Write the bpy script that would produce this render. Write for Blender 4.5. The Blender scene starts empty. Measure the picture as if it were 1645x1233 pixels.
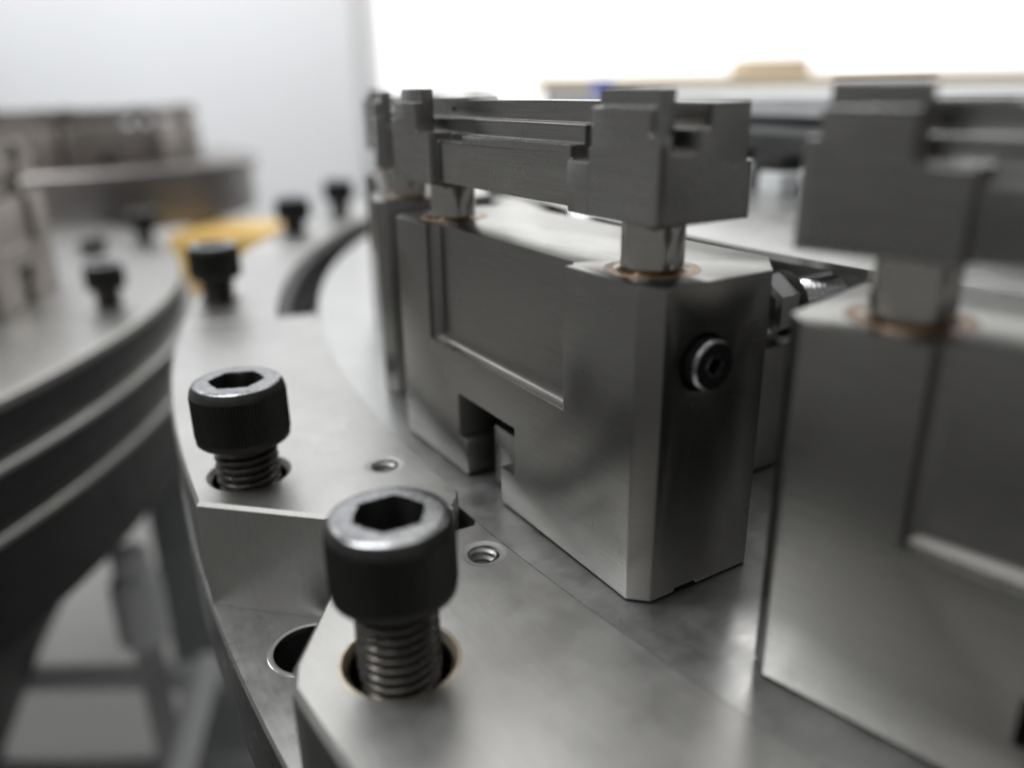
import bpy, bmesh, math, random
from mathutils import Vector, Matrix
from mathutils.geometry import tessellate_polygon
random.seed(7)
sc = bpy.context.scene
PI = math.pi
R_ = math.radians

# ------------------------------------------------------------------ camera, world, lamps, exposure
sc.unit_settings.system = 'METRIC'
sc.unit_settings.scale_length = 0.005          # one scene unit is about 5 mm
cam_d = bpy.data.cameras.new('camera')
cam = bpy.data.objects.new('camera', cam_d)
sc.collection.objects.link(cam)
YAW, PITCH, ROLL = 1.02543, 0.35319, -0.01518
CAM = Vector((-8.35, -9.458, 9.055))
fw = Vector((math.cos(YAW)*math.cos(PITCH), math.sin(YAW)*math.cos(PITCH), -math.sin(PITCH)))
rt = fw.cross(Vector((0, 0, 1))).normalized()
up = rt.cross(fw)
r2 = rt*math.cos(ROLL) + up*math.sin(ROLL)
u2 = -rt*math.sin(ROLL) + up*math.cos(ROLL)
M = Matrix.Identity(4)
for i in range(3):
    M[i][0] = r2[i]; M[i][1] = u2[i]; M[i][2] = -fw[i]; M[i][3] = CAM[i]
cam.matrix_world = M
cam_d.sensor_width = 36
cam_d.lens = 36*1286.75/1645
cam_d.clip_start = 0.1
cam_d.clip_end = 3000
cam_d.dof.use_dof = True
cam_d.dof.focus_distance = 16.2
cam_d.dof.aperture_fstop = 0.053
cam_d.dof.aperture_blades = 0
sc.camera = cam

w = bpy.data.worlds.new('World'); sc.world = w; w.use_nodes = True
bg = w.node_tree.nodes['Background']
bg.inputs['Color'].default_value = (1.0, 0.995, 0.98, 1)
bg.inputs['Strength'].default_value = 0.22
sc.view_settings.view_transform = 'Standard'
sc.view_settings.look = 'None'
sc.view_settings.exposure = 0.0
sc.view_settings.gamma = 1.0

def area(name, loc, target, sx, sy, power, col=(1, 1, 1)):
    l = bpy.data.lights.new(name, 'AREA'); l.shape = 'RECTANGLE'; l.size = sx; l.size_y = sy
    l.energy = power; l.color = col
    o = bpy.data.objects.new(name, l); sc.collection.objects.link(o)
    o.location = loc
    d = Vector(target) - Vector(loc)
    o.rotation_euler = d.to_track_quat('-Z', 'Y').to_euler()
    return o
# rows of ceiling panels in the workshop, seen mirrored in the steel
CEIL = 170
for x, y, sx, sy, e in [(178, 138, 30, 36, 13), (110, 230, 80, 80, 2.8), (50, 120, 130, 130, 1.4), (-60, 230, 60, 90, 4.0), (40, 20, 110, 110, 1.5)]:
    area('ceiling_and_fill_lamp', (x, y, CEIL), (x, y, 0), sx, sy, e*PI*sx*sy, (1.0, 0.99, 0.97))
# soft fills added over cabinet wall and from behind camera; bright lamp far left
area('ceiling_and_fill_lamp', (-70, 60, CEIL), (10, 240, 20), 140, 80, 540000, (0.97, 0.985, 1.0))
area('ceiling_and_fill_lamp', (-110, -40, CEIL), (0, 10, -20), 120, 120, 50000, (1.0, 0.985, .96))
area('side_lamp', (-181, 13, 92), (-5, -3, 0), 14, 9, 7000, (.93, .96, 1.0))

# ------------------------------------------------------------------ materials
def mat(name, base, metal=0.0, rough=0.5, noise=None, grain=None, bump=0.0, rvar=0.0, emit=None, aniso=0.0, spots=0.0, coat=0.0, scratch=None, tint=.07):
    m = bpy.data.materials.new(name); m.use_nodes = True
    nt = m.node_tree; N = nt.nodes; L = nt.links
    b = N['Principled BSDF']
    b.inputs['Base Color'].default_value = (*base, 1)
    b.inputs['Metallic'].default_value = metal
    b.inputs['Roughness'].default_value = rough
    if aniso: b.inputs['Anisotropic'].default_value = aniso
    if coat: b.inputs['Coat Weight'].default_value = coat
    if emit:
        b.inputs['Emission Color'].default_value = (*emit[0], 1); b.inputs['Emission Strength'].default_value = emit[1]
    tc = N.new('ShaderNodeTexCoord')
    col = None
    if noise:
        sc_, amt = noise
        n = N.new('ShaderNodeTexNoise'); n.inputs['Scale'].default_value = sc_; n.inputs['Detail'].default_value = 6
        n.inputs['Roughness'].default_value = 0.6
        L.new(tc.outputs['Object'], n.inputs['Vector'])
        mr = N.new('ShaderNodeMapRange'); mr.inputs[1].default_value = .3; mr.inputs[2].default_value = .7
        mr.inputs[3].default_value = 1-amt; mr.inputs[4].default_value = 1+amt*.6
        L.new(n.outputs['Fac'], mr.inputs['Value'])
        mx = N.new('ShaderNodeMix'); mx.data_type = 'RGBA'; mx.blend_type = 'MULTIPLY'; mx.inputs[0].default_value = 1
        mx.inputs[6].default_value = (*base, 1); L.new(mr.outputs[0], mx.inputs[7])
        col = mx.outputs[2]
        if rvar:
            n2 = N.new('ShaderNodeTexNoise'); n2.inputs['Scale'].default_value = sc_*2.3; n2.inputs['Detail'].default_value = 8
            n2.inputs['Roughness'].default_value = .65
            L.new(tc.outputs['Object'], n2.inputs['Vector'])
            m2 = N.new('ShaderNodeMapRange'); m2.inputs[1].default_value = .3; m2.inputs[2].default_value = .7
            m2.inputs[3].default_value = max(.03, rough-rvar); m2.inputs[4].default_value = rough+rvar
            L.new(n2.outputs['Fac'], m2.inputs['Value']); L.new(m2.outputs[0], b.inputs['Roughness'])
    if spots:
        v = N.new('ShaderNodeTexNoise'); v.inputs['Scale'].default_value = 5.5; v.inputs['Detail'].default_value = 3
        L.new(tc.outputs['Object'], v.inputs['Vector'])
        m3 = N.new('ShaderNodeMapRange'); m3.inputs[1].default_value = .70; m3.inputs[2].default_value = .76
        m3.inputs[3].default_value = 1; m3.inputs[4].default_value = 1-spots
        L.new(v.outputs['Fac'], m3.inputs['Value'])
        mx2 = N.new('ShaderNodeMix'); mx2.data_type = 'RGBA'; mx2.blend_type = 'MULTIPLY'; mx2.inputs[0].default_value = 1
        if col: L.new(col, mx2.inputs[6])
        else: mx2.inputs[6].default_value = (*base, 1)
        L.new(m3.outputs[0], mx2.inputs[7]); col = mx2.outputs[2]
    if col: L.new(col, b.inputs['Base Color'])
    if scratch:
        prev = b.inputs['Roughness'].links[0].from_socket if b.inputs['Roughness'].is_linked else None
        tot = None
        for (sx, sy, sz), ang in ((scratch, .35), (scratch, -.8)):
            mp = N.new('ShaderNodeMapping'); mp.vector_type = 'TEXTURE'; mp.inputs['Scale'].default_value = (1/sx, 1/sy, 1/sz); mp.inputs['Rotation'].default_value = (ang, ang*.7, ang)
            L.new(tc.outputs['Object'], mp.inputs['Vector'])
            g = N.new('ShaderNodeTexNoise'); g.inputs['Scale'].default_value = 1; g.inputs['Detail'].default_value = 2; g.inputs['Distortion'].default_value = .15
            L.new(mp.outputs[0], g.inputs['Vector'])
            r_ = N.new('ShaderNodeMapRange'); r_.inputs[1].default_value = .70; r_.inputs[2].default_value = .75; r_.inputs[3].default_value = 0; r_.inputs[4].default_value = .11
            L.new(g.outputs['Fac'], r_.inputs['Value'])
            ad = N.new('ShaderNodeMath'); ad.operation = 'ADD'; L.new(r_.outputs[0], ad.inputs[0])
            if tot: L.new(tot, ad.inputs[1])
            elif prev: L.new(prev, ad.inputs[1])
            else: ad.inputs[1].default_value = rough
            tot = ad.outputs[0]
        L.new(tot, b.inputs['Roughness'])
    if grain:
        sv, strength = grain
        mp = N.new('ShaderNodeMapping'); mp.inputs['Scale'].default_value = sv
        L.new(tc.outputs['Object'], mp.inputs['Vector'])
        g = N.new('ShaderNodeTexNoise'); g.inputs['Scale'].default_value = 1; g.inputs['Detail'].default_value = 4
        L.new(mp.outputs[0], g.inputs['Vector'])
        gm = N.new('ShaderNodeMapRange'); gm.inputs[1].default_value = .3; gm.inputs[2].default_value = .7
        gm.inputs[3].default_value = 1-tint; gm.inputs[4].default_value = 1+tint
        L.new(g.outputs['Fac'], gm.inputs['Value'])
        gx = N.new('ShaderNodeMix'); gx.data_type = 'RGBA'; gx.blend_type = 'MULTIPLY'; gx.inputs[0].default_value = 1
        if col: L.new(col, gx.inputs[6])
        else: gx.inputs[6].default_value = (*base, 1)
        L.new(gm.outputs[0], gx.inputs[7]); L.new(gx.outputs[2], b.inputs['Base Color'])
        bp = N.new('ShaderNodeBump'); bp.inputs['Strength'].default_value = strength; bp.inputs['Distance'].default_value = 0.02
        L.new(g.outputs['Fac'], bp.inputs['Height']); L.new(bp.outputs[0], b.inputs['Normal'])
    return m

steel_block = mat('ground_tool_steel', (.235, .232, .222), 1, .29, noise=(.5, .04), grain=((3, .8, 42), .12), rvar=.025, scratch=(26, .7, 26), tint=.10)
steel_bar = mat('milled_tool_steel', (.31, .307, .297), 1, .28, noise=(.6, .04), tint=.11, grain=((40, .8, 34), .12), rvar=.02)
steel_plate = mat('satin_plate_steel', (.50, .496, .482), 1, .38, noise=(.45, .10), tint=.05, grain=((30, 1.0, 3), .10), rvar=.045, scratch=(30, .8, 30))
steel_deck = mat('brushed_deck_steel', (.58, .58, .575), 1, .36, noise=(.5, .07), grain=((2.5, 16, 3), .14), rvar=.06, scratch=(.8, 28, 28))
steel_base = mat('lower_flange_steel', (.40, .40, .40), 1, .30, noise=(.7, .08), grain=((12, 2, 2), .08), rvar=.06, spots=.15)
steel_pin = mat('polished_shaft_steel', (.42, .405, .38), 1, .16, noise=(1.2, .10), grain=((1, 1, 30), .05), rvar=.04)
bronze = mat('oiled_bronze', (.42, .29, .20), 1, .48, noise=(3.2, .2), grain=((30, 30, 3), .2), rvar=.1)
oil = mat('brown_oil_film', (.13, .065, .025), .35, .22, noise=(4, .4))
black_ox = mat('black_oxide', (.046, .045, .044), .5, .36, noise=(3, .2), rvar=.08)
rim_ox = mat('worn_black_oxide', (.30, .305, .31), 1, .25, noise=(5, .35), grain=((18, 18, 18), .12), rvar=.08)
thread_ox = mat('dark_thread', (.115, .108, .10), 1, .30, noise=(3, .3), rvar=.08)
zinc = mat('zinc_plate', (.75, .76, .77), 1, .16, noise=(2, .1), rvar=.05)
dark_shade = mat('dark_paint_and_shade', (.018, .018, .019), 0, .5, noise=(.3, .2), rvar=.08)  # near-black rim sides and drum, their shade put into the colour
panel_green = mat('grey_green_paint', (.45, .49, .48), 0, .4, noise=(.2, .1))
thread_steel = mat('bright_thread_steel', (.45, .45, .44), 1, .42)
tan_rim = mat('oil_stained_rim_steel', (.56, .50, .40), 1, .34, noise=(4, .2), rvar=.06)
plug_black = mat('plug_black_finish', (.012, .012, .013), .2, .3, noise=(4, .3), rvar=.06)
dark_steel = mat('dark_turned_steel', (.16, .16, .165), 1, .3, noise=(.3, .1), rvar=.05)
brown_steel = mat('far_steel', (.27, .255, .25), 1, .42, noise=(.4, .2), rvar=.05)
grey_paint = mat('grey_machine_paint', (.46, .465, .475), 0, .45, noise=(.2, .15))
light_paint = mat('pale_grey_paint', (.62, .64, .65), 0, .4, noise=(.1, .06))
white_paint = mat('white_cabinet_paint', (.80, .81, .83), 0, .5, noise=(.02, .03))
yellow = mat('yellow_paint', (.62, .41, .13), 0, .42, noise=(.2, .1))
beige = mat('beige_board', (.62, .52, .38), 0, .6, noise=(.1, .1))
blue = mat('blue_plastic', (.05, .10, .45), 0, .4, noise=(.3, .1))
floor_m = mat('workshop_floor_paint', (.26, .26, .25), 0, .4, noise=(.03, .15), rvar=.08)
wall_m = mat('white_wall_paint', (.80, .80, .79), 0, .6, noise=(.02, .03))
pane_m = mat('bright_window_glass', (.8, .8, .8), 0, .3, noise=(.05, .02), emit=((1, 1, .975), 1.35))
rubber_shade = mat('black_rubber_and_shade', (.02, .02, .022), 0, .5, noise=(1, .2))  # rubber of the hose, also the black painted into the shaded ring groove

# ------------------------------------------------------------------ mesh helpers
def finish(bm, name, smooth=32):
    bmesh.ops.recalc_face_normals(bm, faces=bm.faces)
    me = bpy.data.meshes.new(name); bm.to_mesh(me); bm.free()
    for p in me.polygons: p.use_smooth = True
    me.set_sharp_from_angle(angle=R_(smooth))
    return me
def obj(name, me, m=None, parent=None, loc=None, rz=0.0):
    if isinstance(me, bmesh.types.BMesh): me = finish(me, name)
    if m and not me.materials: me.materials.append(m)
    o = bpy.data.objects.new(name, me); sc.collection.objects.link(o)
    if parent: o.parent = parent
    if loc: o.location = loc
    o.rotation_euler.z = rz
    return o
def thing(name, label, cat, loc=(0, 0, 0), rz=0.0, group=None):
    o = bpy.data.objects.new(name, None); sc.collection.objects.link(o)
    o.empty_display_size = 1
    o.location = loc; o.rotation_euler.z = rz
    return tag(o, label, cat, group)
def tag(o, label, cat, group=None):
    o['label'] = label; o['category'] = cat
    if group: o['group'] = group
    return o
def structure(o):
    o['kind'] = 'structure'; return o
def dup(root, loc, rz, label, group=None):
    r = root.copy(); sc.collection.objects.link(r); r.location = loc; r.rotation_euler = (0, 0, rz); r['label'] = label
    if group: r['group'] = group
    for ch in list(root.children):
        c = ch.copy(); sc.collection.objects.link(c); c.parent = r
        for g in list(ch.children):
            d = g.copy(); sc.collection.objects.link(d); d.parent = c
    return r
def offset_loop(pts, d):
    """inset a CCW loop by d (to the left side = inside)"""
    n = len(pts); out = []
    for i in range(n):
        p0, p1, p2 = Vector(pts[i-1]), Vector(pts[i]), Vector(pts[(i+1) % n])
        e1 = (p1-p0).normalized(); e2 = (p2-p1).normalized()
        n1 = Vector((-e1.y, e1.x)); n2 = Vector((-e2.y, e2.x))
        k = n1+n2; q = max(.35, k.dot(k)/2)
        out.append(tuple(p1 + k*(d/q)))
    return out
def area2(p):
    return sum(p[i-1][0]*p[i][1]-p[i][0]*p[i-1][1] for i in range(len(p)))/2
def prism(outer, z0, z1, holes=(), ch=0.0, hch=0.0, bm=None):
    """flat plate with an outline, round or shaped holes and chamfered top edges"""
    bm = bm or bmesh.new()
    if area2(outer) < 0:
        outer = outer[::-1]
        if isinstance(ch, list): ch = ch[::-1]
    loops = [(list(outer), ch)]
    for h in holes:
        h = list(h)
        if area2(h) > 0: h = h[::-1]
        loops.append((h, hch))
    top, bot, tv, bv = [], [], [], []
    for pts, c in loops:
        if isinstance(c, list): cl = c
        else: cl = [c]*len(pts)
        ins = [tuple(Vector(p_)+(Vector(q_)-Vector(p_))*k_) for p_, q_, k_ in zip(pts, offset_loop(pts, 1e-3), [x_/1e-3 for x_ in cl])] if c else pts
        b = [bm.verts.new((x, y, z0)) for x, y in pts]
        n = len(pts)
        if c:
            m_ = [bm.verts.new((x, y, z1-k_)) for (x, y), k_ in zip(pts, cl)]
            t = [bm.verts.new((x, y, z1)) for x, y in ins]
            rings = [b, m_, t]
        else:
            t = [bm.verts.new((x, y, z1)) for x, y in pts]; rings = [b, t]
        for a, c2 in zip(rings, rings[1:]):
            for i in range(n):
                bm.faces.new((a[i-1], a[i], c2[i], c2[i-1]))
        top.append([Vector((v.co.x, v.co.y, 0)) for v in t]); tv += t
        bot.append([Vector((v.co.x, v.co.y, 0)) for v in b]); bv += b
    for polys, vs in ((top, tv), (bot, bv)):
        for tri in tessellate_polygon(polys):
            try: bm.faces.new([vs[i] for i in tri])
            except ValueError: pass
    return bm
def circle(cx, cy, r, n=48, a0=0.0, a1=2*PI, closed=True):
    k = n if closed else n+1
    return [(cx+r*math.cos(a0+(a1-a0)*i/n), cy+r*math.sin(a0+(a1-a0)*i/n)) for i in range(k)]
def lathe(prof, n=48, bm=None, mtx=None):
    """prof: (radius, height) list; radius 0 closes an end"""
    bm = bm or bmesh.new(); rings = []
    for r, z in prof:
        if r < 1e-6: vs = [bm.verts.new((0, 0, z))]
        else: vs = [bm.verts.new((r*math.cos(2*PI*i/n), r*math.sin(2*PI*i/n), z)) for i in range(n)]
        rings.append(vs)
    for a, b in zip(rings, rings[1:]):
        for i in range(n):
            if len(a) == 1 and len(b) == 1: continue
            if len(a) == 1: bm.faces.new((a[0], b[i-1], b[i]))
            elif len(b) == 1: bm.faces.new((a[i-1], a[i], b[0]))
            else: bm.faces.new((a[i-1], a[i], b[i], b[i-1]))
    if mtx: bmesh.ops.transform(bm, matrix=mtx, verts=[v for r in rings for v in r])
    return bm
def box(x0, x1, y0, y1, z0, z1, bev=0.0, seg=1, bm=None):
    new = bmesh.new()
    r = bmesh.ops.create_cube(new, size=1)
    bmesh.ops.scale(new, vec=(x1-x0, y1-y0, z1-z0), verts=new.verts)
    bmesh.ops.translate(new, vec=((x0+x1)/2, (y0+y1)/2, (z0+z1)/2), verts=new.verts)
    if bev: bmesh.ops.bevel(new, geom=list(new.edges), offset=bev, segments=seg, affect='EDGES', profile=.5)
    if bm is None: return new
    tmp = bpy.data.meshes.new('t'); new.to_mesh(tmp); new.free(); bm.from_mesh(tmp); bpy.data.meshes.remove(tmp)
    return bm
def tube(p0, p1, r, n=24, bm=None, bev=0.0):
    p0, p1 = Vector(p0), Vector(p1); d = p1-p0; L = d.length
    mtx = Matrix.Translation(p0) @ d.to_track_quat('Z', 'Y').to_matrix().to_4x4()
    e = bev or r*.04
    return lathe([(0, 0), (r-e, 0), (r, e), (r, L-e), (r-e, L), (0, L)], n, bm, mtx)
def helix(r_core, r_crest, pitch, z0, z1, n=40, per=8, bm=None, cap=True, fade=0.0):
    """screw thread surface: radius follows a rounded V along z - pitch*angle"""
    bm = bm or bmesh.new()
    rows = int((z1-z0)/pitch*per)
    grid = []
    for j in range(rows+1):
        z = z0 + (z1-z0)*j/rows; row = []
        for i in range(n):
            a = 2*PI*i/n
            ph = (z/pitch - i/n) % 1.0
            tri = 1-abs(2*ph-1)
            k = min(1, max(0, (tri-.12)/.70))
            r = r_core+(r_crest-r_core)*k
            row.append(bm.verts.new((r*math.cos(a), r*math.sin(a), z)))
        grid.append(row)
    for a, b in zip(grid, grid[1:]):
        for i in range(n): bm.faces.new((a[i-1], a[i], b[i], b[i-1]))
    if cap:
        bm.faces.new(grid[0][::-1]); bm.faces.new(grid[-1])
    return bm
def bake(base, ops, bev=0.0, seg=2, name='part', smooth=32):
    """boolean steps and a fine edge break, evaluated to a plain mesh"""
    tmp = []
    def ob(b):
        bmesh.ops.recalc_face_normals(b, faces=b.faces)
        me = bpy.data.meshes.new('t'); b.to_mesh(me); b.free()
        o = bpy.data.objects.new('t', me); sc.collection.objects.link(o); tmp.append(o); return o
    b0 = ob(base)
    for op, b in ops:
        m_ = b0.modifiers.new('b', 'BOOLEAN'); m_.operation = op; m_.solver = 'EXACT'; m_.object = ob(b)
    dg = bpy.context.evaluated_depsgraph_get()
    me = bpy.data.meshes.new_from_object(b0.evaluated_get(dg))
    for o in tmp:
        d = o.data; bpy.data.objects.remove(o); bpy.data.meshes.remove(d)
    bm = bmesh.new(); bm.from_mesh(me); bpy.data.meshes.remove(me)
    if ops:
        bmesh.ops.remove_doubles(bm, verts=bm.verts, dist=2e-4)
        bmesh.ops.dissolve_limit(bm, angle_limit=R_(1), verts=bm.verts, edges=bm.edges)
    if bev:
        ed = [e for e in bm.edges if len(e.link_faces) == 2 and e.calc_face_angle() > R_(40)]
        bmesh.ops.bevel(bm, geom=ed, offset=bev, offset_type='OFFSET', segments=seg, profile=.5, affect='EDGES', clamp_overlap=False)
    bmesh.ops.triangulate(bm, faces=[f for f in bm.faces if len(f.verts) > 4])
    me = bpy.data.meshes.new(name); bm.to_mesh(me); bm.free()
    for p in me.polygons: p.use_smooth = True
    me.set_sharp_from_angle(angle=R_(smooth))
    return me

def stepped(ops, bev, name, seg=2):
    """a milled solid from axis-aligned adds and cuts: ops = (add?, x0, x1, y0, y1, z0, z1) in order, edges broken by bev"""
    ax = [sorted({round(o[1+2*k+j], 5) for o in ops for j in (0, 1)}) for k in range(3)]
    n = [len(a)-1 for a in ax]; fill = {}
    for i in range(n[0]):
        for j in range(n[1]):
            for k in range(n[2]):
                c = [(ax[q][t]+ax[q][t+1])/2 for q, t in ((0, i), (1, j), (2, k))]; f = False
                for o in ops:
                    if all(o[1+2*q] < c[q] < o[2+2*q] for q in range(3)): f = o[0]
                fill[i, j, k] = f
    bm = bmesh.new(); vs = {}
    def V_(i, j, k):
        if (i, j, k) not in vs: vs[i, j, k] = bm.verts.new((ax[0][i], ax[1][j], ax[2][k]))
        return vs[i, j, k]
    for (i, j, k), f in list(fill.items()):
        if not f: continue
        for d, quad in (((-1, 0, 0), ((0,0,0),(0,0,1),(0,1,1),(0,1,0))), ((1, 0, 0), ((1,0,0),(1,1,0),(1,1,1),(1,0,1))),
                        ((0, -1, 0), ((0,0,0),(1,0,0),(1,0,1),(0,0,1))), ((0, 1, 0), ((0,1,0),(0,1,1),(1,1,1),(1,1,0))),
                        ((0, 0, -1), ((0,0,0),(0,1,0),(1,1,0),(1,0,0))), ((0, 0, 1), ((0,0,1),(1,0,1),(1,1,1),(0,1,1)))):
            if not fill.get((i+d[0], j+d[1], k+d[2])):
                bm.faces.new([V_(i+a, j+b, k+c) for a, b, c in quad])
    bmesh.ops.dissolve_limit(bm, angle_limit=R_(1), verts=bm.verts, edges=bm.edges)
    return bake(bm, [], bev, seg, name)

# ------------------------------------------------------------------ rotary table and its ring
CX, CY = 57.0, 5.6                     # table axis
def pol(r, deg):                       # deg measured from the -x side, positive away from the camera
    a = R_(deg); return (CX - r*math.cos(a), CY + r*math.sin(a))
def arc(r, d0, d1, n):
    return [pol(r, d0+(d1-d0)*i/n) for i in range(n+1)]

table = thing('rotary_table', 'large round polished steel table carrying the row of steel holder blocks', 'turntable', (CX, CY, 0))
bm = lathe([(43, -2.0), (57.92, -2.0), (57.92, 0), (43, 0), (43, -2.0)], 360)
obj('deck', bm, steel_deck, table)
bm = lathe([(36, 4.3), (49.7, 5.0), (49.8, 5.2), (36, 5.2)], 300)
obj('hub_plate', bm, steel_deck, table)
bm = lathe([(43.5, -.4), (43.5, 4.7)], 240)
obj('hub_wall', bm, steel_plate, table)

HPN, HPF = .07, .48
BN, BF = (-4.27, 1.04), (-4.76, 8.72)   # bolt holes of the two nearest plates
TN, TF = (-1.48, 3.10), (-1.87, 7.29)  # tapped holes
RO, RI = 63.2, 57.985
flange = thing('ring_flange', 'lower round steel flange under the ring plates with counterbored hole', 'flange', (0, 0, 0))
hole2 = (-4.72, 5.02)
bm = prism(arc(63.28, -40, 75, 140)+arc(57.99, 75, -40, 140), -4.4, -2.2, [circle(*hole2, .81, 40)], ch=.06, hch=.004)
obj('flange_ring', bm, steel_base, flange)
bm = lathe([(.79, -2.34), (.79, -3.6), (0, -3.6)], 40)
obj('counterbore', bm, black_ox, flange, (*hole2, 0))
obj('hole_rim', lathe([(.80, -2.34), (.80, -2.20), (.83, -2.19), (.90, -2.19), (.93, -2.199)], 56), zinc, flange, (*hole2, 0))
bm = prism(arc(62.4, -40, 75, 120)+arc(58.0, 75, -40, 120), -9.0, -4.4)
obj('flange_skirt', bm, grey_paint, flange)

def tapped(parent, x, y, z):
    r = .34
    bm = helix(r-.07, r, .17, -1.3, -.02, 30, 8, cap=False)
    lathe([(r, -.02), (r+.015, -.02), (r+.15, .0)], 30, bm)
    obj('tapped_hole', bm, thread_steel, parent, (x, y, z+.002))
def ring_plate(label, outline, z1, bolt, tap, groove_arc=None, ch=.10):
    t = thing('ring_plate', label, 'plate', (bolt[0], bolt[1], -2.2), group='steel segments of the ring round the table')
    ox, oy = bolt
    sh = [(x-ox, y-oy) for x, y in outline]
    holes = [circle(0, 0, .88, 48)]
    if tap: holes.append(circle(tap[0]-ox, tap[1]-oy, .35, 30))
    bm = prism(sh, .004, z1+2.2, holes, ch=ch, hch=.11)
    obj('plate_body', bm, steel_plate, t)
    if tap: tapped(t, tap[0]-ox, tap[1]-oy, z1+2.2)
    if groove_arc:
        bm = prism([(x-ox, y-oy) for x, y in arc(59.58, *groove_arc, 40)+arc(59.1, groove_arc[1], groove_arc[0], 40)], .3, z1+1.95)
        obj('groove_shade', bm, rubber_shade, t)  # black strip added to paint in the shade of the groove wall
    bm = lathe([(.875, z1+2.0), (.875, .06), (0, .06)], 40)
    obj('bolt_hole', bm, black_ox, t)
    return t
near_out = [(-1.08, 4.22), (-3.95, 4.40), (-5.86, 1.83)] + arc(RO, -3.9, -30, 50) + arc(RI, -30, -1.2, 60)
near_ch = [.02, .05, .10] + [.10]*51 + [.012]*61
ring_plate('nearest ring plate with pointed corner, under the blurred front socket screw', near_out, HPN, BN, TN, None, near_ch)
far_out = [(-1.10, 4.90), (-1.42, 4.52), (-3.97, 5.70), (-6.17, 7.82)] + arc(RO, 2.3, 16.4, 40) + arc(RI, 16.4, -.4, 40)
ring_plate('grey ring plate with smudged top, under the sharply focused socket screw', far_out, HPF, BF, TF, None, [.04, .07, .08, .08] + [.08]*41 + [.03]*41)
np_ = bpy.data.objects['ring_plate']
z_ = HPN+2.2
obj('hole_rim', lathe([(.872, z_-.12), (.885, z_-.09), (.985, z_+.002), (1.03, z_+.003), (1.05, z_-.002)], 64), tan_rim, np_)
fp = bpy.data.objects['ring_plate.001']
smear = mat('dried_oil_smudge', (.52, .515, .50), 1, .41, noise=(2.5, .10), rvar=.05)
def smudge(x, y, r, a0, a1, w_):
    o_ = [(x-BF[0]+r*math.cos(a0+(a1-a0)*i/28), y-BF[1]+r*.8*math.sin(a0+(a1-a0)*i/28)) for i in range(29)]
    i_ = [(px+(x-BF[0]-px)*w_, py+(y-BF[1]-py)*w_) for px, py in o_][::-1]
    obj('oil_smudge', prism(o_+i_, HPF+2.2005, HPF+2.2025), smear, fp)
smudge(-1.75, 10.35, .62, .6, 4.6, .93)
smudge(-4.1, 9.3, 1.75, -.5, 1.1, .35)
smudge(-3.2, 13.9, .8, 0, 6.2, .9)
B3, B4, B5 = (-1.45, 26.6), (6.9, 42.6), (12.3, 48.9)
ring_plate('blurred ring plate beyond the focused socket screw, before the yellow plate', arc(63.2, 16.48, 31, 40)+arc(59.6, 31, 16.48, 40), .479, B3, None, (16.6, 30.9), .02)
ring_plate('farthest blurred ring plate, by the white cabinet, with two small screws', arc(63.3, 31.05, 62, 60)+arc(59.6, 62, 31.05, 60), .48, B4, None, (31.2, 61.9), .02)

# ------------------------------------------------------------------ socket cap screws
def screw_meshes():
    n = 180
    bm = bmesh.new(); H0, H1 = 0.0, 1.45
    # knurled head: rings whose radius alternates between ridge and groove
    prof = [(.80, 0.0, 0), (1.02, 0.0, 0), (1.07, .05, 0), (1.07, .17, 0), (1.09, .20, 1), (1.09, 1.16, 1), (1.075, 1.20, 0), (1.06, 1.30, 0), (.99, 1.41, 0)]
    rings = []
    for r, z, k in prof:
        rings.append([bm.verts.new(((r-(.048 if k and i % 2 else 0))*math.cos(2*PI*i/n), (r-(.048 if k and i % 2 else 0))*math.sin(2*PI*i/n), z)) for i in range(n)])
    for a, b in zip(rings, rings[1:]):
        for i in range(n): bm.faces.new((a[i-1], a[i], b[i], b[i-1]))
    head = finish(bm, 'head', 26)
    # rim with hexagonal socket
    bm = bmesh.new()
    a = [(.99, 1.405), (.93, 1.445), (.86, 1.452)]
    lathe(a, 96, bm)
    bm.verts.ensure_lookup_table()
    last = list(bm.verts)[-96:]
    hexp = []
    for i in range(96):
        t = 2*PI*i/96 + R_(8)
        s = (t % (PI/3)) - PI/6
        hexp.append((.565/math.cos(s), 2*PI*i/96))
    def ring(f, z, rmin=None):
        return [bm.verts.new(((max(r*f, rmin) if rmin else r*f)*math.cos(t), (max(r*f, rmin) if rmin else r*f)*math.sin(t), z)) for r, t in hexp]
    r1 = ring(1.0, 1.45, .582); r2_ = ring(1.0, 1.40); r3 = ring(1.0, .55)
    for p, q in ((last, r1), (r1, r2_), (r2_, r3)):
        for i in range(96): bm.faces.new((p[i-1], p[i], q[i], q[i-1]))
    c = bm.verts.new((0, 0, .45))
    for i in range(96): bm.faces.new((r3[i-1], r3[i], c))
    for f in bm.faces:
        if f.calc_center_median().z < 1.395: f.material_index = 1
    rim = finish(bm, 'rim', 30); rim.materials.append(rim_ox); rim.materials.append(black_ox)
    bm = helix(.615, .735, .20, -3.6, .01, 72, 10)
    shank = finish(bm, 'shank', 70)
    return head, rim, shank
HEAD, RIM, SHANK = screw_meshes()
def screw(x, y, z, label, rot=0.0, s=1.0, group='black socket head screws standing in the ring'):
    t = thing('socket_screw', label, 'screw', (x, y, z), rot, group)
    t.scale = (s, s, s)
    h = obj('head', HEAD, black_ox, t); obj('rim', RIM, None, h)
    obj('threaded_shank', SHANK, thread_ox, t)
    return t
screw(BN[0], BN[1], 1.45, 'large blurred black socket screw standing in the nearest ring plate', R_(6), .96)
screw(BF[0], BF[1], 1.40, 'sharp black knurled socket screw half unscrewed beside a tapped hole', R_(-14), 1.0)
screw(B3[0], B3[1], 1.55, 'blurred black socket screw in front of the yellow plate', R_(20))
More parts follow.
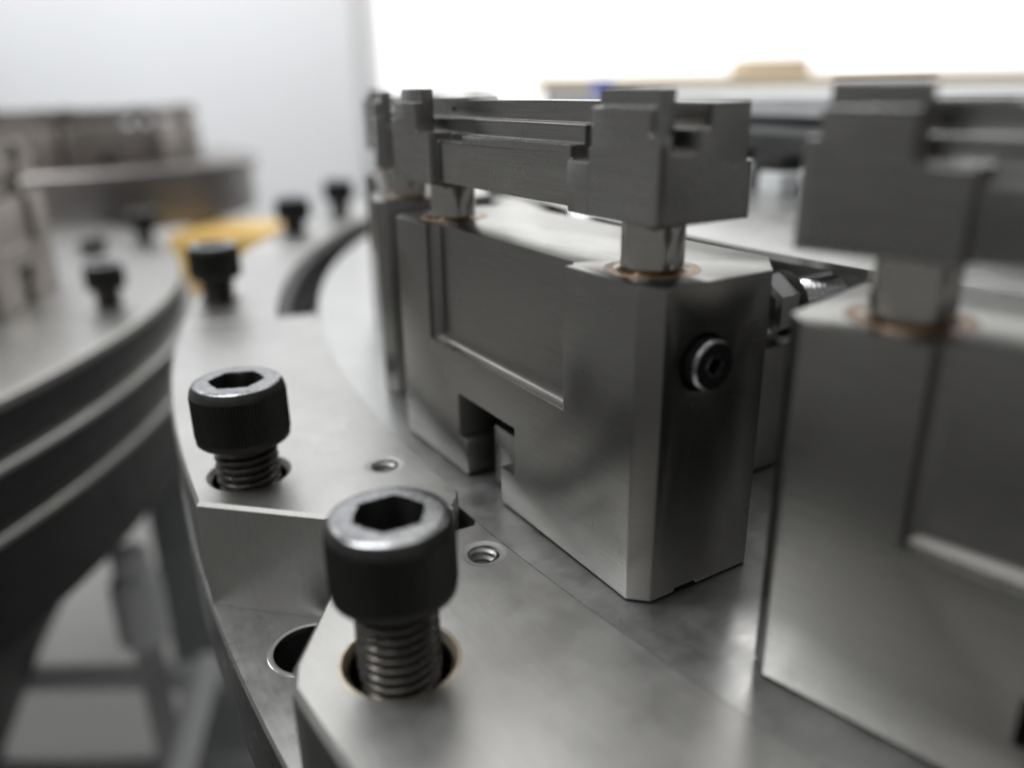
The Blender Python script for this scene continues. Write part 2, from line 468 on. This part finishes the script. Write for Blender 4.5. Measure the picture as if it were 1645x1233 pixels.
screw(B4[0], B4[1], 1.3, 'small dark blurred socket screw in front of the white cabinet', R_(11))
screw(B5[0], B5[1], 1.5, 'farthest tiny dark screw beside the left end of the block row', R_(31))

# ------------------------------------------------------------------ holder blocks (origin: middle of the outer face, on the deck)
HL = 5.15                              # half length
def build_holder(label):
    t = thing('holder_block', label, 'holder block', (0, HL, 0), 0, 'steel holder blocks standing on the rotary table')
    V = lambda v: v-HL
    c, cb, W = .33, .85, 3.64
    out = [(0, V(c)), (c, V(0)), (W-cb, V(0)), (W, V(cb)), (W, V(2*HL-cb)), (W-cb, V(2*HL)), (c, V(2*HL)), (0, V(2*HL-c))]
    def body_mesh(sv, sz):
        body = prism(out, .05, 6.0)
        cut = box(-2, .33, V(2.42), V(8.26), 3.16, 8)
        ed = [e for e in cut.edges if all(abs(v.co.x-.33) < 1e-4 for v in e.verts) and not all(v.co.z > 7 for v in e.verts)]
        bmesh.ops.bevel(cut, geom=ed, offset=.235, segments=6, affect='EDGES', profile=.5)
        slot_hi = box(-1, 1.5, V(4.25), V(sv), .95, sz)
        slot_lo = box(-1, 1.5, V(4.86), V(sv-.37), -1, 1.2)
        foot = box(.92, 1.46, -9, 9, -.5, .12)
        hole1 = lathe([(0, 4), (.62, 4), (.62, 7), (0, 7)], 40, mtx=Matrix.Translation((1.16, V(1.33), 0)))
        plug = lathe([(0, -1), (.53, -1), (.53, .5), (0, .5)], 40, mtx=Matrix.Translation((1.26, V(0), 4.58)) @ Matrix.Rotation(R_(-90), 4, 'X'))
        me = bake(body, [('DIFFERENCE', cut), ('DIFFERENCE', slot_hi), ('DIFFERENCE', slot_lo), ('DIFFERENCE', foot), ('DIFFERENCE', plug)], .03, 2, 'body')
        return me
    me = body_mesh(6.85, 2.1)
    t_alt = body_mesh(6.50, 1.72); t_alt.materials.append(steel_block)
    obj('body', me, steel_block, t)
    obj('slot_key', bake(box(.36, 1.48, V(4.27), V(5.75), .12, 1.6), [], .05, 2), steel_bar, t)
    for v in (1.33, 2*HL-1.33):
        bm = lathe([(.62, 5.9), (.66, 5.995), (.76, 6.006), (.78, 5.98)], 64)
        bz = obj('bushing', lathe([(.575, 5.95), (.575, 6.012), (.82, 6.006), (.835, 5.99)], 72), bronze, t, (1.16, V(v), 0))
        obj('bushing_seam', lathe([(.832, 5.99), (.836, 6.0035), (.865, 6.0035), (.869, 5.99)], 72), black_ox, bz)
        obj('oil_film', lathe([(.56, 6.07), (.59, 6.045), (.66, 6.018), (.69, 6.009)], 64), oil, bz)
        p = obj('guide_pin', lathe([(0, 5.7), (.565, 5.7), (.565, 6.95), (.56, 6.96), (0, 6.96)], 64), steel_pin, t, (1.16, V(v), 0))
    # plug screw in the end face (axis along -y)
    mt = Matrix.Translation((1.26, V(0)+.0, 4.58)) @ Matrix.Rotation(R_(90), 4, 'X')
    ps = obj('plug_screw', lathe([(.46, -.35), (.46, .19), (.45, .235), (.41, .27), (.19, .262), (.165, .24), (.165, -.1), (0, -.1)], 48, mtx=mt), plug_black, t)
    obj('worn_edge', lathe([(.461, .212), (.452, .236), (.425, .266)], 48, mtx=mt), rim_ox, ps)
    bm = bmesh.new()
    lathe([(.205, .262), (.20, .276), (.172, .272), (.160, .23)], 6, bm, mt)
    obj('hex_socket', bm, rim_ox, ps)
    # jaw bar on top: stepped rail with a post near each end
    b0 = V(.18); b1 = V(2*HL+.02)
    bar = [(1, .19, 2.26, b0, V(2.62), 6.93, 7.90), (1, .19, 2.12, b0, V(2.62), 7.9, 8.09),
           (1, .42, 2.12, V(2.62), V(8.18), 6.98, 8.09),
           (1, .19, 2.26, V(8.18), b1, 6.93, 7.90), (1, .19, 2.12, V(8.18), b1, 7.9, 8.11),
           (1, .90, 2.12, b0, b1, 8.0, 8.42), (1, 1.27, 2.12, b0, b1, 8.4, 8.82), (1, 1.27, 2.12, V(8.2), b1, 8.8, 8.88),
           (1, .19, .44, b0, V(1.92), 8.0, 8.335), (1, .19, .72, V(.43), V(1.92), 8.0, 8.75), (1, .40, .72, V(.43), V(1.98), 8.7, 9.03),
           (1, .19, .44, V(8.92), b1, 8.0, 8.40), (1, .19, .72, V(8.92), V(10.12), 8.0, 8.76), (1, .40, .72, V(8.92), V(10.12), 8.7, 9.08),
           (1, .74, 1.3, V(2.84), V(7.0), 8.0, 8.42),
           (0, 0, .90, V(1.99), V(2.84), 7.84, 9.5), (0, 0, .80, V(7.0), V(8.18), 7.92, 8.6)]
    me = stepped(bar, .032, 'jaw_bar')
    obj('jaw_bar', me, steel_bar, t); jb = t.children[-1]
    for v in (8.95,):
        obj('pin_hole_shade', tube((1.25, V(v), 8.62), (1.4, V(v), 8.62), .075, 16), black_ox, jb)  # dark cylinder stands in for the shade inside the hole
    # carriage behind the block with a stud and nut
    obj('carriage', bake(box(3.66, 9.6, V(2.75), V(7.55), .03, 3.25), [], .12, 2), steel_plate, t)
    obj('stud_post', bake(box(4.6, 6.0, V(2.9), V(7.4), 3.2, 5.1), [], .08, 2), steel_block, t)
    ax = Matrix.Translation((6.0, V(3.1), 4.15)) @ Matrix.Rotation(R_(90), 4, 'Y')
    nut = lathe([(0, 0), (.62, 0), (.76, .08), (.76, .66), (.62, .74), (0, .74)], 6, mtx=ax)
    nt = obj('hex_nut', nut, zinc, t)
    obj('washer', lathe([(.66, .75), (.78, .78), (.78, .86), (.5, .9)], 40, mtx=ax), black_ox, nt)
    bm = helix(.44, .52, .16, .8, 2.6, 30, 6)
    bmesh.ops.transform(bm, matrix=ax, verts=bm.verts)
    obj('stud', bm, zinc, t)
    return t, t_alt
UC, UR, STEP = (54.0, HL), 54.0, 360/27
main, BODY_ALT = build_holder('sharp steel holder block in the middle with plug screw in its end')
def unit(k, label, dx=0, dy=0):
    a = STEP*k
    loc = (UC[0]-UR*math.cos(R_(a))+dx, UC[1]-UR*math.sin(R_(a))+dy, 0)
    return dup(main, loc, R_(a), label)
near = unit(1, 'nearest holder block at the right edge, cropped by the frame and slightly blurred', .22, .14)
for c in near.children:
    if c.name.startswith('body'): c.data = BODY_ALT
for x, y, r, lab in [(2.36, 17.74, -20, 'blurred holder block peeking out directly behind the middle block'),
                     (8.1, 28.9, -33, 'second blurred holder block behind the middle one, beside the pale cabinet'),
                     (16.1, 38.5, -46, 'farthest holder block of the row, almost hidden behind the others')]:
    dup(main, (x, y, 0), R_(r), lab)

# ------------------------------------------------------------------ hub housing in the middle of the table
HUBTOP = 8.0
hub = thing('hub_housing', 'blurred grey drum with dark boxes and bolts in the middle of the table', 'machine housing', (CX, CY, 5.2))
bm = lathe([(39.9, .004), (39.9, .9), (38.6, .95), (38.6, 2.0), (40.2, 2.05), (40.2, 2.3), (39.2, 2.35), (39.2, 2.7), (40.8, 2.75), (40.8, 3.35), (40.4, 3.5), (0, 3.5)], 240)
obj('drum', bm, grey_paint, hub)
def on_hub(r, deg, z):
    a = R_(deg); return (-r*math.cos(a), r*math.sin(a), z)
for k, d in enumerate(range(-26, 60, 5)):
    x, y, z = on_hub(40.6, d, .002)
    o = obj('dark_box', bake(box(-.9, .9, -.8, .8, 0, 1.35), [], .08, 2), black_ox, hub, (x, y, z), R_(-d))
    x, y, z = on_hub(40.9, d+2.4, .002)
    obj('round_knob', lathe([(.35, 0), (.35, .4), (.5, .5), (.5, .8), (.4, .95), (0, 1.0)], 24), grey_paint, hub, (x, y, z))
    x, y, z = on_hub(41.0, d+4.2, .003)
    obj('pale_lug', bake(box(-.8, .8, -.55, .55, 0, .8), [], .07, 2), light_paint, hub, (x, y, z), R_(-d))

# ------------------------------------------------------------------ far side of the workshop
hf = Vector((math.cos(YAW), math.sin(YAW), 0)); hr = Vector((math.sin(YAW), -math.cos(YAW), 0))
RZ = YAW - PI/2                        # local x along hr, local y along hf
def spot(D, s, z):
    p = CAM + hf*D + hr*s; return (p.x, p.y, z)
FLOOR = -80
bm = prism([(-700, -500), (900, -500), (900, 900), (-700, 900)], FLOOR-1, FLOOR)
structure(obj('floor', bm, floor_m))
WD = 330
wl = structure(obj('wall', box(-420, 420, 0, 6, FLOOR+.05, 175), wall_m, None, spot(WD, 0, 0), RZ))
win = thing('window', 'overexposed white window filling the upper right background', 'window', spot(WD-2.2, 150, -2), RZ)
obj('pane', box(-206, 206, -.4, .4, -8, 170), pane_m, win)
fr = bmesh.new()
box(-212, -206.1, -1.2, 1.2, -14, 176, bm=fr); box(206.1, 212, -1.2, 1.2, -14, 176, bm=fr)
box(-206, 206, -1.2, 1.2, -14, -8.1, bm=fr); box(-206, 206, -1.2, 1.2, 170.1, 176, bm=fr)
obj('window_frame', fr, white_paint, win)

cab = thing('cabinet', 'tall pale grey cabinet in the left background, out of focus', 'cabinet', spot(210, -118, FLOOR+.06), RZ)
obj('carcass', bake(box(-82, 82, .6, 40, 0, 250), [], .5, 2), white_paint, cab)
obj('door', bake(box(-81.5, -13.3, -2, .5, 4, 248), [], .5, 2), white_paint, cab)
obj('door', bake(box(-12.9, 81.5, -2, .5, 4, 248), [], .5, 2), white_paint, cab)
hb = bmesh.new(); tube((-8, -7, 98), (-8, -7, 122), 1.1, 16, hb); tube((-8, -7, 100), (-8, -2, 100), .9, 12, hb); tube((-8, -7, 120), (-8, -2, 120), .9, 12, hb)
obj('handle', hb, grey_paint, cab)

bench = thing('bench', 'long blurred workbench with beige top below the bright window', 'workbench', spot(120, 66, FLOOR+.06), RZ)
obj('bench_top', bake(box(-62, 90, 0, 30, 88.9, 90.4), [], .2, 2), beige, bench)
obj('bench_front', bake(box(-60, 88, 1.5, 29, 60, 88.85), [], .2, 2), grey_paint, bench)
obj('ledge', bake(box(-60, 88, -6, 1.45, 86.6, 87.6), [], .15, 2), light_paint, bench)
for sx in (-58, 84):
    obj('leg', box(sx-2, sx+2, 3, 27, 0, 59.95), grey_paint, bench)
tag(obj('storage_box', bake(box(-5, 5, 0, 8, 0, 2.2), [], .5, 2), beige, None, spot(124, 39, 10.48), RZ), 'low beige box on the workbench behind the jaw bars', 'box')
tag(obj('plastic_bottle', lathe([(0, 0), (1.3, 0), (1.4, .2), (1.4, 1.6), (.8, 2.0), (.8, 2.5), (0, 2.5)], 24), blue, None, spot(116, 12.9, 7.68)), 'tiny blue bottle on the workbench ledge behind the post', 'bottle')

# ------------------------------------------------------------------ second rotary machine on the left
LZ = -2.5
LC = (-48.3, 60.1); LR = 50.0
lt = thing('left_turntable', 'blurred round steel table with stepped dark rim on the left', 'turntable', (LC[0], LC[1], LZ))
obj('table_top', lathe([(0, 0), (LR-.1, 0), (LR, -.1), (LR, -.5), (LR-.8, -.52)], 300), steel_plate, lt)
obj('dark_band', lathe([(LR-.8, -.53), (LR-.05, -.55), (LR-.05, -2.38)], 300), dark_shade, lt)
obj('ledge_ring', lathe([(LR-.05, -2.4), (LR+.52, -2.4), (LR+.6, -2.48), (LR+.6, -2.7), (LR-.1, -2.75)], 300), steel_plate, lt)
obj('dark_band', lathe([(LR-.1, -2.77), (LR-.1, -5.18)], 300), dark_shade, lt)
obj('ledge_ring', lathe([(LR-.1, -5.2), (LR+.52, -5.2), (LR+.6, -5.28), (LR+.6, -5.5), (LR-.3, -5.55)], 300), steel_plate, lt)
obj('drum', lathe([(LR-.4, -5.57), (LR-.4, -10.6), (LR-4, -10.8), (LR-13, -26), (LR-20, -40), (LR-20, -77)], 240), dark_shade, lt)  # lower cone is dark to stand in for the shadow under the table
def ground(px, py, z):
    """point of the plane z seen at a picture position of the 1645 px photograph (used once, to survey where things stand)"""
    d = r2*((px-822.5)/1286.75) - u2*((py-616.5)/1286.75) + fw
    k = (z-CAM.z)/d.z
    return CAM.x+k*d.x, CAM.y+k*d.y
def lunit(px, py, label):
    x, y = ground(px, py, LZ)
    a = math.atan2(y-LC[1], x-LC[0])
    o = dup(main, (x, y, LZ), a+PI, label, 'brownish steel blocks on the machine to the left')
    paint_haze(o)
hazed_block = mat('hazed_block_steel', (.27, .245, .228), 1, .5, noise=(.3, .15))  # block steel again, browned to put haze and warm light into the colour
def paint_haze(o):
    for c in o.children:
        if c.name.split('.')[0] in ('body', 'jaw_bar'):
            c.material_slots[0].link = 'OBJECT'; c.material_slots[0].material = hazed_block
lunit(56, 482, 'large blurred steel block cut by the left edge of the picture')
lunit(90, 330, 'blurred steel block on the left table, second from the picture edge')
lunit(165, 300, 'brownish block at the back of the left table, before the far round table')
for k, (px, py, lab) in enumerate([(177, 492, 'small blurred black screw on the left table, nearest the camera'), (235, 388, 'blurred black screw on the left table, beside the yellow plate'), (102, 345, 'faint black screw on the left table, farthest to the left')]):
    x, y = ground(px, py, LZ)
    screw(x, y, LZ+1.1, lab, .3*k, 1.0, 'black screws on the left table')
x, y = ground(112, 405, LZ)
hs = bmesh.new()
for i in range(10):
    f0, f1 = i/10*1.5, (i+1)/10*1.5
    tube((2.2*math.cos(f0), 2.2*math.sin(f0), .55), (2.2*math.cos(f1), 2.2*math.sin(f1), .55), .55, 14, hs)
tag(obj('hose', hs, rubber_shade, None, (x, y, LZ+.02), -1.2), 'short blurred black curved hose on the left table', 'hose')

ft_p = spot(96, -50, 2.0)
ft = thing('far_turntable', 'smaller blurred round table with dark rim above the yellow plate', 'turntable', ft_p)
obj('disc', lathe([(0, 0), (19.8, 0), (20, -.2), (20, -1.4), (19.4, -1.5), (19.4, -5.9), (18.8, -6.1), (0, -6.1)], 160), brown_steel, ft)
for k, lab in enumerate(['blurred brownish block at the left of the far round table', 'blurred brownish block in the middle of the far round table', 'blurred brownish block at the right of the far round table', 'blurred brownish block behind the right block of the far table', 'blurred brownish block at the back of the far round table']):
    a = R_(-158+40*k)
    o = dup(main, (ft_p[0]+13.2*math.cos(a), ft_p[1]+13.2*math.sin(a), 2.03), a+PI, lab, 'blocks on the far round table')
    o.scale = (.84, .86, .64)
    paint_haze(o)
yp = thing('yellow_plate', 'blurred yellow painted plate under the far round table', 'plate', spot(82, -29, -14), RZ)
obj('yellow_panel', bake(box(-5.6, 4.6, -1, 9, -8, 9.7), [], .3, 2), yellow, yp)
obj('yellow_foot', bake(box(-3, 5, 0, 5, -16, -8.02), [], .3, 2), yellow, yp)

# frame and motor of the machine far below the ring, lower left
def at(px, py, depth):
    d = r2*((px-822.5)/1286.75) - u2*((py-616.5)/1286.75) + fw
    return CAM + d*depth
fm = thing('machine_frame', 'grey frame with pale crossbar far below the ring, lower left', 'frame', (0, 0, FLOOR+.06))
def F(p): return (p.x, p.y, p.z-FLOOR-.06)
p = at(215, 1085, 62)
obj('crossbar', tube(F(p-hr*14), F(p+hr*16), 1.0, 24), white_paint, fm)
obj('crossbar', tube(F(p-hr*14-Vector((0, 0, 9))), F(p+hr*16-Vector((0, 0, 9))), .8, 24), grey_paint, fm)
q = at(300, 880, 66)
d0, d1 = at(335, 1060, 58), at(275, 1290, 50)
obj('crossbar', tube(F(d0), F(d1), 1.0, 24), white_paint, fm)
pn = obj('side_panel', bake(box(-2.6, 6, -.3, .3, -38, 14), [], .1, 2), panel_green, fm, F(q), RZ)
q = at(222, 960, 56)
mo = thing('motor', 'pale rounded motor housing blurred far below the ring plates', 'motor', (q.x, q.y, q.z-3.4))
obj('motor_body', lathe([(0, 0), (1.5, 0), (1.7, .3), (1.7, 4.6), (1.5, 5.2), (1.0, 5.6), (0, 5.7)], 40), white_paint, mo)
obj('motor_cap', lathe([(0, 5.72), (1.0, 5.72), (1.25, 5.9), (1.25, 7.0), (.9, 7.4), (0, 7.5)], 32), white_paint, mo)
obj('motor_foot', box(-.9, .9, -.9, .9, FLOOR-q.z+3.5, -.02), grey_paint, mo)
